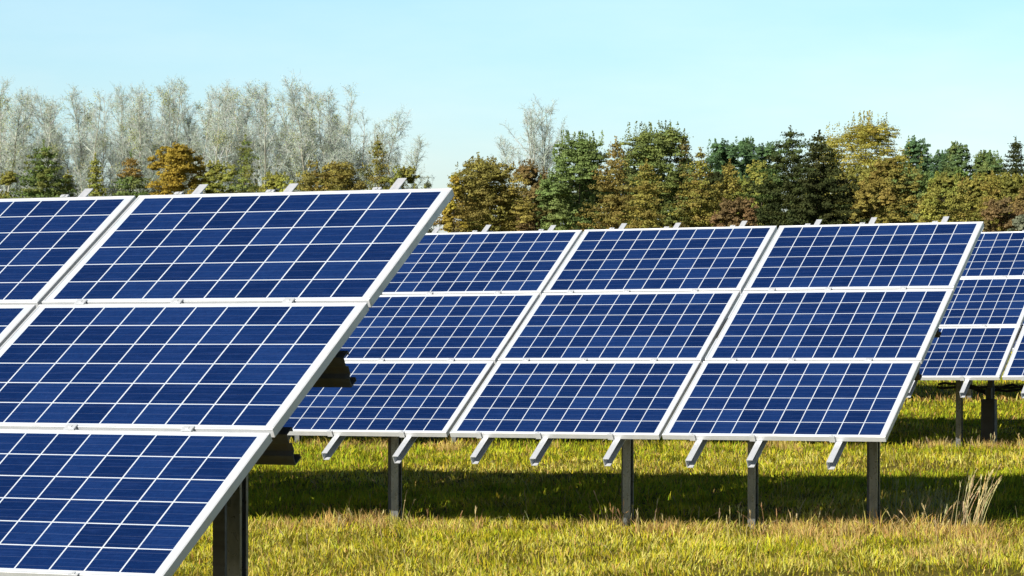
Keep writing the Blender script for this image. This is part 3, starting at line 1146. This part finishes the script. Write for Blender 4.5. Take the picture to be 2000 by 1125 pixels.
# --- trees right of the gap
D = 200
tree('autumn_tree', 945, 322, 76, D, 'clump', LARCH + OLIVE[:1], 'broad brown gold tree at the left end of the right wood', lobes=46, per=1150, spiky=0.35, top=0.62)
tree('young_larch', 934, 305, 26, D + 6, 'conifer', [OLIVE[0], LARCH[1]], 'spiky treetop rising over the broad brown gold tree', dens=0.8)
tree('autumn_tree', 884, 345, 22, D - 4, 'clump', GOLD[:2] + YELL[:1] + LARCH[:1], 'small golden tree touching the array corner', lobes=18, leaf=0.15)
tree('autumn_tree', 1042, 325, 42, D + 8, 'clump', [LARCH[1], RUST[0], RUST[2], LARCH[2]], 'rust brown thin tree below the lone bare one', lobes=28, loose=0.2, spiky=0.5)
tree('pine', 1128, 276, 62, D, 'clump', GREEN, 'dense dark green tree right of the lone bare one', base=0.12, lobes=56, per=1150, spiky=0.45, top=0.5)
tree('larch', 1203, 276, 58, D - 6, 'conifer', LARCH, 'brown gold larch with a pointed top before the green trees', dens=1.1, power=0.6, ragged=0.4)
tree('pine', 1290, 259, 80, D + 6, 'clump', [GREEN[2], OLIVE[1], GREEN[0]], 'broad olive green tree with flat spiky top', lobes=48, per=1150, spiky=0.4, top=0.5)
tree('pine', 1336, 261, 30, D + 5, 'conifer', [GREEN[0], RUST[0], OLIVE[1]], 'narrow green tip with rusty side on the broad olive tree')
tree('larch', 1262, 318, 48, D - 12, 'conifer', [OLIVE[0], LARCH[1], OLIVE[2]], 'low olive gold larch in front of the broad olive tree', power=0.55, ragged=0.4)
tree('larch', 1368, 296, 48, D - 8, 'conifer', [LARCH[0], OLIVE[0], YELL[2]], 'golden brown larch between the broad olive tree and blue green wood', power=0.6, ragged=0.45)
tree('larch', 1425, 318, 46, D - 6, 'conifer', [LARCH[1], YELL[2], OLIVE[2]], 'wide shorter golden larch right of the taller golden brown one', power=0.5, ragged=0.4)
tree('autumn_tree', 1445, 394, 44, D - 18, 'clump', RUST, 'low reddish brown thicket just above the second array', 'bush', lobes=28, loose=0.25)
tree('pine', 1412, 283, 54, 245, 'clump', BLUEG, 'left blue green pine far behind the golden larches', lobes=38, spiky=0.4)
tree('pine', 1452, 278, 48, 250, 'clump', BLUEG, 'middle blue green pine far behind the golden larches', lobes=34, spiky=0.4)
tree('pine', 1493, 288, 44, 246, 'clump', BLUEG, 'blue green pine touching the left side of the dark spruce', lobes=34, spiky=0.4)
tree('conifer', 1484, 322, 38, D + 4, 'clump', YGRN, 'yellow green bush at the left foot of the dark spruce', 'bush', lobes=28, spiky=0.4)
tree('spruce', 1544, 255, 98, D - 10, 'conifer', DARK + [GREEN[1]], 'tall dark spruce with open spiky top', dens=1.4, ragged=0.35, power=0.62)
tree('spruce', 1600, 262, 88, D - 13, 'conifer', DARK, 'dark pointed spruce just right of the taller spruce', dens=1.4, ragged=0.25, power=0.68)
tree('spruce', 1660, 372, 34, D - 12, 'conifer', [DARK[0], [0.02, 0.03, 0.014]], 'small blackish conifer at the right foot of the spruces', dens=1.3)
tree('yellow_tree', 1690, 243, 98, 235, 'clump', YELL + [YGRN[0]], 'large bright yellow tree with thinning top behind the spruces', lobes=54, per=950, leaf=0.125, spiky=0.45, top=0.62, loose=0.2)
tree('autumn_tree', 1728, 315, 56, D - 4, 'clump', LARCH + [OLIVE[0], GOLD[2]], 'brown gold tree before the large yellow one', lobes=36, spiky=0.2)
tree('autumn_tree', 1700, 372, 42, D - 14, 'clump', [LARCH[0], LARCH[1], OLIVE[2]], 'low tawny tree between the small blackish conifer and olive tree', lobes=22)
tree('pine', 1790, 278, 46, 250, 'clump', BLUEG, 'blue green pine right of the large yellow tree', lobes=38, spiky=0.5)
tree('pine', 1836, 300, 40, 256, 'clump', BLUEG, 'shorter blue green pine between two taller ones', lobes=28, spiky=0.4)
tree('pine', 1868, 285, 44, 252, 'clump', [BLUEG[0], BLUEG[1], GREEN[2]], 'blue green pine left of the notch in the right skyline', lobes=38, spiky=0.4)
tree('pine', 1930, 302, 50, 240, 'clump', [GREEN[0], BLUEG[1], GREEN[2]], 'mid green pine left of the dark spruce at the right edge', lobes=38, spiky=0.3)
tree('spruce', 1984, 273, 46, 225, 'conifer', DARK, 'dark spruce at the right edge of the view', dens=1.3, power=0.75)
tree('autumn_tree', 1842, 345, 44, D, 'clump', OLIVE + [YGRN[1]], 'olive tree under the notch in the right skyline', lobes=28, spiky=0.4)
tree('young_larch', 1815, 372, 34, D - 16, 'conifer', [YELL[2], YGRN[0], OLIVE[2]], 'pale yellow green young conifer above the right end of second array', dens=1.2, power=0.6)
tree('larch', 1880, 352, 44, D - 6, 'conifer', [LARCH[1], OLIVE[0], OLIVE[2]], 'thin tawny larch above the corner of second array', dens=0.8, ragged=0.45, power=0.6)
tree('larch', 1938, 338, 48, D - 6, 'conifer', [GOLD[2], LARCH[0], OLIVE[2]], 'golden larch before the dark spruce at the right', dens=0.9, ragged=0.4, power=0.6)
tree('autumn_tree', 2010, 362, 40, D - 8, 'clump', LARCH + RUST[:1], 'brown tree cut by the right edge of the view', lobes=34, spiky=0.3)
tree('bush', 1962, 392, 42, D - 22, 'clump', RUST, 'reddish brown bush above the third array', 'bush', lobes=18, loose=0.25)
tree('bush', 1990, 424, 26, D - 45, 'clump', GREYG, 'grey green bush lowest at the right edge above third array', 'bush', lobes=12)
# dark lower storey filling the wood behind the first rank
FILL = 'shaded trees filling the wood behind the front rank'
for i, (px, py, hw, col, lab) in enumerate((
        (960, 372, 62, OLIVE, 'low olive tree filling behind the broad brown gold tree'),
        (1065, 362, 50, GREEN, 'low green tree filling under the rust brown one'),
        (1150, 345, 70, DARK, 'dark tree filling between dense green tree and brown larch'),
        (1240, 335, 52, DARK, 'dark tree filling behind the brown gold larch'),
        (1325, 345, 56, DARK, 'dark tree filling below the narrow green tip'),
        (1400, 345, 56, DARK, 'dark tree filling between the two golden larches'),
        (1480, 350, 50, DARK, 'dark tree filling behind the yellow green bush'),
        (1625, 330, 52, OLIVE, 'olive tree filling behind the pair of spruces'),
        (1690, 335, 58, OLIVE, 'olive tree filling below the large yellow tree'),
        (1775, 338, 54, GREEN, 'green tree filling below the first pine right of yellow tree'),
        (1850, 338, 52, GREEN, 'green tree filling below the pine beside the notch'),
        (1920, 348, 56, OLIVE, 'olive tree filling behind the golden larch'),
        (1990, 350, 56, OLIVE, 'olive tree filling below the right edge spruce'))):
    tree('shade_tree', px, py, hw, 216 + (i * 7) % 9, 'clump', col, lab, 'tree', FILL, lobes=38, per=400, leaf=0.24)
